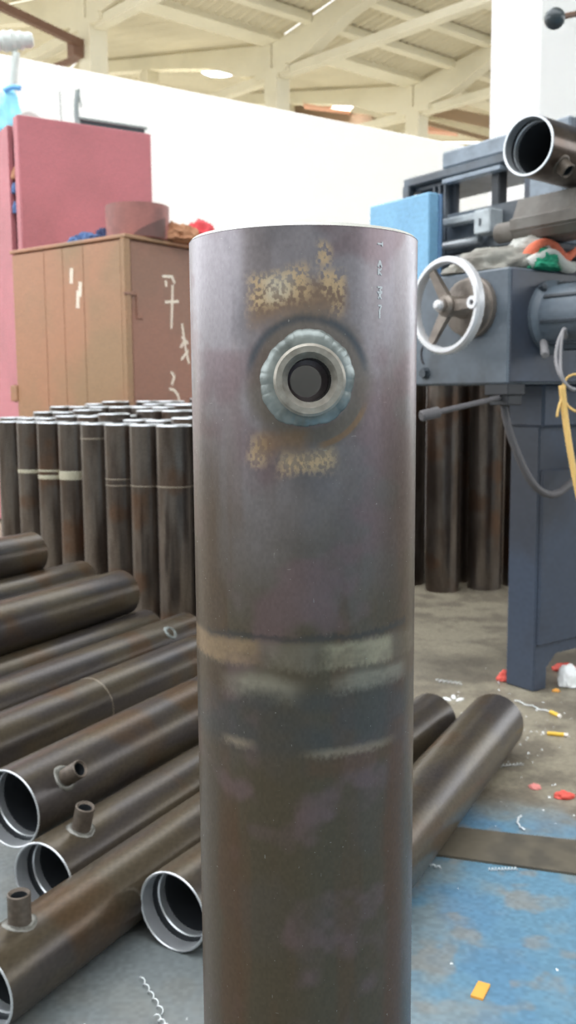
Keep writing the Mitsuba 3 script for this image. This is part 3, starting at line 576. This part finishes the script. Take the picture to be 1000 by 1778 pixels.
def stroke(pts, w, to, th=0.0015):
    """Painted stroke: polyline in a face's (s, z) with a hair of thickness; 'to' maps (s, z, out) to 3-D local."""
    out = []
    for (x0, y0), (x1, y1) in zip(pts, pts[1:]):
        d = V(x1 - x0, y1 - y0); e = unit(d) * w * 0.5; nrm = V(-e[1], e[0])
        q = [V(x0, y0) - e + nrm, V(x1, y1) + e + nrm, V(x1, y1) + e - nrm, V(x0, y0) - e - nrm]
        out.append(hull([to(a[0], a[1], h) for a in q for h in (0, th)]))
    return cat(*out)
sideto = lambda s, z, h: [0.0065 - h, -s, z]       # side panel: s runs to the right and away
frontto = lambda s, z, h: [s, 0.0015 + h, z]
for pts in ([(0.235, 1.255), (0.29, 1.258), (0.305, 1.235)], [(0.25, 1.232), (0.252, 1.215)], [(0.293, 1.215), (0.288, 1.14), (0.280, 1.03)], [(0.247, 1.142), (0.325, 1.150)],
            [(0.352, 1.045), (0.362, 0.985), (0.373, 0.93), (0.392, 0.875)], [(0.340, 0.945), (0.372, 0.975)], [(0.345, 0.89), (0.385, 0.925)], [(0.352, 0.985), (0.385, 0.965)],
            [(0.275, 0.825), (0.292, 0.808), (0.276, 0.775)], [(0.262, 0.752), (0.290, 0.745), (0.312, 0.725), (0.325, 0.69)]):
    add(k + '__chalk_stroke', stroke(pts, 0.012, sideto), 'chalk', False, CBF)
for s, z, h in ((0.352, 1.262, 0.048), (0.296, 1.198, 0.045), (0.313, 1.155, 0.058)):
    add(k + '__chalk_spot', stroke([(s, z - h / 2), (s - 0.004, z + h / 2)], 0.020, frontto), 'chalk', False, CBF)
# things on the brown cabinet
ZT = HB + 0.012
def on(x, y): q = CB + EL * x - unit((-0.6, -0.8, 0)) * y; return q      # y metres back from the left face
k = thing('drum', 'rust red cut drum standing on the brown cabinet', 'drum')
c0 = on(0.115, 0.19); MD = frame([c0[0], c0[1], ZT], [1, 0, 0], [0, 0, 1])
add(k + '__shell', lathe([(0.131, 0.0), (0.140, 0.004), (0.142, 0.150), (0.138, 0.150), (0.134, 0.02), (0.0, 0.012)], 56), 'drum_rust', 30, MD)
ar = []
for i in range(18):
    t = i / 17; a = -1.55 + 1.15 * t; zz = 0.008 + 0.085 * t ** 0.7
    ar.append((a, zz))
v, f = [], []
for a, zz in ar: v += [[0.1424 * math.cos(a), 0.1424 * math.sin(a), 0.006], [0.1432 * math.cos(a), 0.1432 * math.sin(a), zz]]
for i in range(17): f += [[2 * i, 2 * i + 2, 2 * i + 3], [2 * i, 2 * i + 3, 2 * i + 1]]
add(k + '__dark_crescent', trimesh.Trimesh(v, f, process=False), 'drum_dark', True, MD)  # darker crescent low on the right of the drum
q = on(-0.005, 0.36); k = thing('cloth_heap', 'heap of red and tan cloth beside the drum on the brown cabinet', 'cloth')
add(k + '__red_cloth', crumple(0.075, 0.06, 0.090, 0.4, 2.0, 11), 'cloth_red', True, frame([q[0] + 0.075, q[1] + 0.06, ZT], [1, 0, 0], [0, 0, 1]))
add(k + '__tan_cloth', crumple(0.085, 0.07, 0.070, 0.4, 2.2, 12), 'cloth_tan', True, frame([q[0] - 0.02, q[1] - 0.02, ZT], [1, 0, 0], [0, 0, 1]))
q = on(0.36, 0.10); k = thing('rag', 'blue rag lying left of the drum on the brown cabinet', 'rag')
add(k, crumple(0.075, 0.05, 0.042, 0.45, 2.0, 14), 'cloth_blue', True, frame([q[0], q[1], ZT], [1, 0, 0], [0, 0, 1]))
add(k + '__dark_fold', crumple(0.045, 0.04, 0.060, 0.4, 2.0, 15), 'cloth_navy', True, frame([q[0] + 0.085, q[1] + 0.02, ZT], [1, 0, 0], [0, 0, 1]))
# red cabinet
CR = V(-1.345, 5.00, 0); RR = unit((0.85, 0.53, 0)); RL = unit((-0.53, 0.85, 0)); CRF = frame(CR, RR, [0, 0, 1])   # local x along the right face (away right), local y along RL (away left)
HR = 2.125
k = thing('red_cabinet', 'tall faded red steel cabinet with a door slightly open at the left edge', 'cabinet')
add(k + '__body', cbox((0.03, 0.03, 0), (0.72, 0.95, HR), 0.004), 'cabinet_red', False, CRF)
add(k + '__side_panel', cbox((0.0, -0.003, 0.02), (0.725, 0.031, HR + 0.005), 0.003), 'cabinet_red', False, CRF)
add(k + '__corner_post', cbox((-0.004, 0.0, 0), (0.030, 0.070, HR + 0.005), 0.003), 'cabinet_red', False, CRF)
add(k + '__door', cbox((-0.020, 0.120, 0.02), (0.008, 0.95, HR - 0.02), 0.003), 'cabinet_red', False, CRF)
add(k + '__door_gap', cbox((0.012, 0.068, 0.02), (0.032, 0.125, HR - 0.03), 0.001), 'dark_gap', False, CRF)
add(k + '__door__lower_flange', cbox((-0.012, 0.066, 0.02), (0.004, 0.122, 1.36), 0.002), 'cabinet_red', False, CRF)
for z, m in ((1.76, 'cloth_blue'), (1.83, 'cloth_tan'), (1.66, 'cloth_blue')):
    add(k + '__stored_cloth', crumple(0.02, 0.022, 0.05, 0.3, 2, int(z * 100)), m, True, frame((CR + RR * 0.005 + RL * 0.095 + V(0, 0, z)), RR, [0, 0, 1]))
def onr(x, y): return CR + RR * x + RL * y
q = onr(0.53, 0.18); k = thing('tray', 'flat dark tray lying on top of the red cabinet', 'tray')
tr = cbox((-0.19, -0.12, 0), (0.19, 0.12, 0.040), 0.006)
add(k, tr, 'plastic_black', False, frame([q[0], q[1], HR + 0.005], RR, [0, 0, 1]))
add(k + '__rim', cat(cbox((-0.20, -0.13, 0.036), (0.20, -0.118, 0.050), 0.002), cbox((-0.20, 0.118, 0.036), (0.20, 0.13, 0.050), 0.002)), 'tool_grey', False, frame([q[0], q[1], HR + 0.005], RR, [0, 0, 1]))
q = onr(0.345, 0.06); k = thing('hand_tool', 'slim grey hand tool standing upright on the red cabinet', 'tool')
add(k + '__shaft', tube(spline([V(0, 0, 0), V(-0.012, 0, 0.05), V(-0.010, 0, 0.12), V(-0.002, 0, 0.17)], 20), np.linspace(0.016, 0.010, 20), 10), 'tool_grey', True, frame([q[0], q[1], HR + 0.005], [1, 0, 0], [0, 0, 1]))
add(k + '__jaw', cat(cyl((-0.016, 0, 0.11), (-0.004, 0, 0.185), 0.010, 10), cyl((0.0, 0, 0.16), (0.006, 0, 0.19), 0.006, 10), cyl((0.014, 0, 0.10), (0.002, 0, 0.17), 0.004, 10)), 'tool_grey', 30, frame([q[0], q[1], HR + 0.005], [1, 0, 0], [0, 0, 1]))
q = onr(0.245, 0.05); k = thing('rod', 'thin wire rod standing upright on the red cabinet', 'rod')
add(k, cyl((q[0], q[1], HR), (q[0] - 0.004, q[1], HR + 0.165), 0.0028, 8), 'tool_grey', 30)
# lamp, bag and roll on the red cabinet's left half
q = onr(0.25, 0.60); k = thing('lamp', 'pale ribbed lamp head on a bent stem at the upper left corner', 'lamp')
st = spline([V(q[0] - 0.09, q[1], HR), V(q[0] - 0.10, q[1], HR + 0.20), V(q[0] - 0.085, q[1], HR + 0.36), V(q[0] - 0.06, q[1], HR + 0.52)], 24)
add(k + '__stem', tube(st, np.linspace(0.034, 0.022, 24), 14), 'lamp_grey', True)
hd = lathe([(0, -0.14)] + [((0.062 if i % 2 else 0.052) * (1 - 0.35 * abs(i - 6) / 6), -0.135 + 0.0225 * i) for i in range(13)] + [(0, 0.14)], 36)
add(k + '__ribbed_head', hd, 'lamp_grey', 35, frame([q[0] - 0.10, q[1], HR + 0.58], [0, 0, 1], [1, 0.15, 0.10]))
q = onr(0.16, 0.44); k = thing('plastic_bag', 'pale cyan plastic bag on the red cabinet at the left edge', 'bag')
add(k, crumple(0.10, 0.08, 0.22, 0.22, 1.6, 21), 'plastic_cyan', True, frame([q[0] - 0.085, q[1], HR], [1, 0, 0], [0, 0, 1]))
add(k + '__knot', tube(spline([V(q[0] - 0.08, q[1] - 0.05, HR + 0.24), V(q[0] - 0.03, q[1] - 0.05, HR + 0.26), V(q[0] + 0.01, q[1] - 0.05, HR + 0.255)], 12), 0.014, 8), 'plastic_blue', True)
q = onr(0.18, 0.36); k = thing('paper_roll', 'small pale grey roll lying beside the cyan bag on the red cabinet', 'roll')
add(k, cyl((q[0], q[1] - 0.06, HR + 0.062), (q[0] + 0.02, q[1] + 0.10, HR + 0.062), 0.062, 32, 0.010), 'roll_grey', 30)

# ---------------------------------------------------------------- roof lamps
for lab, c0, r in (('bright oval roof lamp left of the middle concrete column', V(-1.48, 22.5, 7.95), 0.37), ('bright oval roof lamp right of the middle concrete column', V(1.45, 25.0, 7.88), 0.24)):
    k = thing('roof_lamp', lab, 'lamp')
    add(k + '__shade', lathe([(r * 1.04, 0.0), (r * 0.8, 0.14), (r * 0.25, 0.26), (0.03, 0.30), (0.03, 0.40)], 40), 'lamp_grey', 30, frame(c0, [1, 0, 0], [0, 0, 1]))
    d = lathe([(0.0, 0.0), (r, 0.0)], 40)
    kk = add(k + '__diffuser', d, 'lamp_grey', False, frame(c0 + V(0, 0, 0.004), [1, 0, 0], [0, 0, 1]))
    d.invert() if d.face_normals[0][2] > 0 else None; scene[kk] = {**mikit.ply(d, 'lamp_grey', smooth=False), 'to_world': scene[kk]['to_world'], 'emitter': {'type': 'area', 'radiance': {'type': 'rgb', 'value': [3.0, 3.0, 2.9]}}}
# brown steel members in the far bay
k = struct('roof_truss', 'brown steel members under the far roof')
for pa, pb, w, h in (((0.1, 30.2, 9.45), (2.6, 29, 8.75), 0.30, 0.34), ((-0.3, 30, 9.05), (1.7, 30, 8.70), 0.12, 0.10), ((4.2, 28.2, 8.85), (6.0, 26, 7.80), 0.24, 0.28), ((3.5, 28.2, 8.55), (5.9, 27, 7.55), 0.10, 0.10),
                     ((5.221, 26, 9.25), (5.95, 26, 7.7), 0.05, 0.05), ((5.2, 26, 9.36), (6.4, 25, 8.62), 0.08, 0.08), ((3.9, 29, 8.1), (4.7, 28.6, 7.3), 0.05, 0.05), ((-2.5, 33, 9.0), (0.4, 33, 9.0), 0.2, 0.3)):
    pa, pb = ((CAM + (V(*x) - CAM) * 0.87) for x in (pa, pb))
    add(k + '__member', member(pa, pb, w, h, h), 'roof_brown', False)
for pa, pb in (((0.55, 29.0, 9.16), (1.9, 28.9, 8.95)), ((4.0, 28.9, 8.42), (4.95, 28.6, 8.25))):
    pa, pb = ((CAM + (V(*x) - CAM) * 0.87) for x in (pa, pb))
    add(k + '__pale_panel', member(pa, pb, 0.35, 0.10, 0.10), 'roof_pink', False)

# ---------------------------------------------------------------- what lies on the floor
def slabxy(p, th, b=0.001):
    P = [(x, y, z) for x, y in p for z in (0, th)]; return hull(P)
k = thing('board', 'long flat brown strip lying across the blue floor', 'board')
add(k, slabxy([(0.190, 1.536), (0.190, 1.430), (0.96, 1.185), (0.98, 1.318)], 0.004), 'board_brown', False)
k = thing('cigarette_butt', 'yellow cigarette butt lying flat near the right edge, longer of two', 'cigarette butt')
def butt(k, x, y, a, L, r=0.0042):
    d = V(math.cos(a), math.sin(a), 0); p = V(x, y, r)
    add(k + '__filter', cyl(p - d * L / 2, p + d * L * 0.32, r, 14), 'butt_yellow', 30); add(k + '__paper', cyl(p + d * L * 0.32, p + d * L / 2, r * 0.98, 14), 'butt_white', 30)
butt(k, 0.566, 1.942, -0.30, 0.042)
k = thing('cigarette_butt', 'yellow cigarette butt pointing towards us, nearer the machine base', 'cigarette butt'); butt(k, 0.597, 2.069, -1.15, 0.034)
k = thing('chip', 'orange rectangular chip lying alone on the blue floor', 'chip'); a = math.radians(62); d, n = V(math.cos(a), math.sin(a)), V(-math.sin(a), math.cos(a)); c0 = V(0.229, 1.076)
add(k, slabxy([c0 + d * x + n * y for x in (-0.016, 0.016) for y in (-0.0075, 0.0075)], 0.003), 'chip_orange', False)
def scrap(name, label, c_, x, y, rx, ry, rz, m, seed, rot=0.0):
    k = thing(name, label, c_); add(k, crumple(rx, ry, rz, 0.35, 1.8, seed, 3), m, True, frame([x, y, 0.0], [math.cos(rot), math.sin(rot), 0], [0, 0, 1])); return k
scrap('scrap', 'red plastic scrap on the floor near the right edge above the board', 'scrap', 0.491, 1.632, 0.017, 0.010, 0.010, 'scrap_red', 31)
scrap('scrap', 'faded pink scrap just left of the red one above the board', 'scrap', 0.450, 1.676, 0.010, 0.010, 0.006, 'scrap_pink', 32)
scrap('scrap', 'red and white wrapper against the foot of the machine base', 'scrap', 0.542, 2.335, 0.016, 0.012, 0.022, 'scrap_red', 33)
scrap('scrap', 'red scrap in the shade under the machine base', 'scrap', 0.72, 2.42, 0.030, 0.02, 0.018, 'scrap_red', 34)
scrap('scrap', 'red scrap lying beyond the tube end on the right', 'scrap', 0.418, 2.055, 0.016, 0.010, 0.006, 'scrap_red', 35)
scrap('paper_ball', 'crumpled white ball beside the machine base', 'paper', 0.692, 2.290, 0.026, 0.024, 0.044, 'scrap_white', 36)
scrap('chip', 'small orange chip beside the crumpled white ball', 'chip', 0.648, 2.245, 0.009, 0.006, 0.006, 'chip_orange', 37)
def swarf(label, p0, p1, r, turns, w=0.0012, bow=0.0):
    k = thing('swarf_curl', label, 'metal curl'); p0, p1 = V(*p0, 0), V(*p1, 0); d = unit(p1 - p0); n = np.cross(d, [0, 0, 1]); s = np.linspace(0, 1, int(turns * 10) + 2)
    P = [p0 + (p1 - p0) * t + n * (r * math.cos(2 * math.pi * turns * t) + bow * math.sin(math.pi * t)) + V(0, 0, r + w + r * math.sin(2 * math.pi * turns * t)) for t in s]
    add(k, tube(P, w, 5), 'swarf_bright', True)
swarf('bright metal curl on the floor left of the front tube', (-0.187, 1.105), (-0.150, 1.035), 0.0022, 5, 0.0009)
swarf('short bright curl nearest to the bottom edge, left of the front tube', (-0.158, 1.03), (-0.140, 1.005), 0.0030, 3, 0.0010)
swarf('bright straight curl on the blue floor right of the middle', (0.300, 1.400 - 0.03), (0.345, 1.372), 0.0022, 9, 0.0008)
swarf('curved bright curl lying on the edge of the board', (0.386, 1.500), (0.394, 1.555), 0.0012, 3, 0.0018, -0.008)
swarf('thin bright curl in the grey floor above the board', (0.405, 1.775), (0.455, 1.785), 0.002, 7, 0.0009)
swarf('thin bright curl lying in front of the machine base', (0.53, 2.17), (0.60, 2.07), 0.0015, 3, 0.0014)
swarf('thin bright curl at the left of the machine base foot', (0.52, 2.30), (0.545, 2.40), 0.0015, 3, 0.0012)
swarf('thin bright curl on the floor between the upright tubes and the lying tube', (0.37, 2.33), (0.43, 2.30), 0.003, 6, 0.0012)
swarf('bright curl beside the front tube at the board', (0.195, 1.395), (0.230, 1.375), 0.0022, 5, 0.0009)
k = thing('bright_chips', 'three bright metal chips in a fan beyond the lying tube end', 'metal chips')
for x, y, a in ((0.374, 2.190, 2.2), (0.392, 2.205, 1.5), (0.404, 2.185, 0.7)):
    add(k + '__chip', crumple(0.013, 0.005, 0.004, 0.2, 2, 3, 2), 'scrap_white', True, frame([x, y, 0], [math.cos(a), math.sin(a), 0], [0, 0, 1]))
k = thing('metal_flecks', 'tiny bright metal flecks strewn over the floor', 'metal flecks', None, 'stuff'); fl = []
for _ in range(190):
    if rng.random() < 0.55: x, y = rng.normal(0.50, 0.10), rng.normal(1.95, 0.20)
    else: x, y = rng.uniform(-0.25, 0.9), rng.uniform(0.9, 3.2)
    s = rng.uniform(0.001, 0.0038) * (0.6 + 0.25 * y); a = rng.uniform(0, 3.14); e = rng.uniform(0.3, 1)
    h = hull([[x + s * (c * math.cos(a) - e * b * math.sin(a)), y + s * (c * math.sin(a) + e * b * math.cos(a)), z] for c, b, z in ((-1, 0, 0), (1, 0, 0), (0, 1, 0), (0, -1, 0), (0, 0, s * 0.7))]); fl.append(h)
add(k, cat(*fl), 'scrap_white', False)
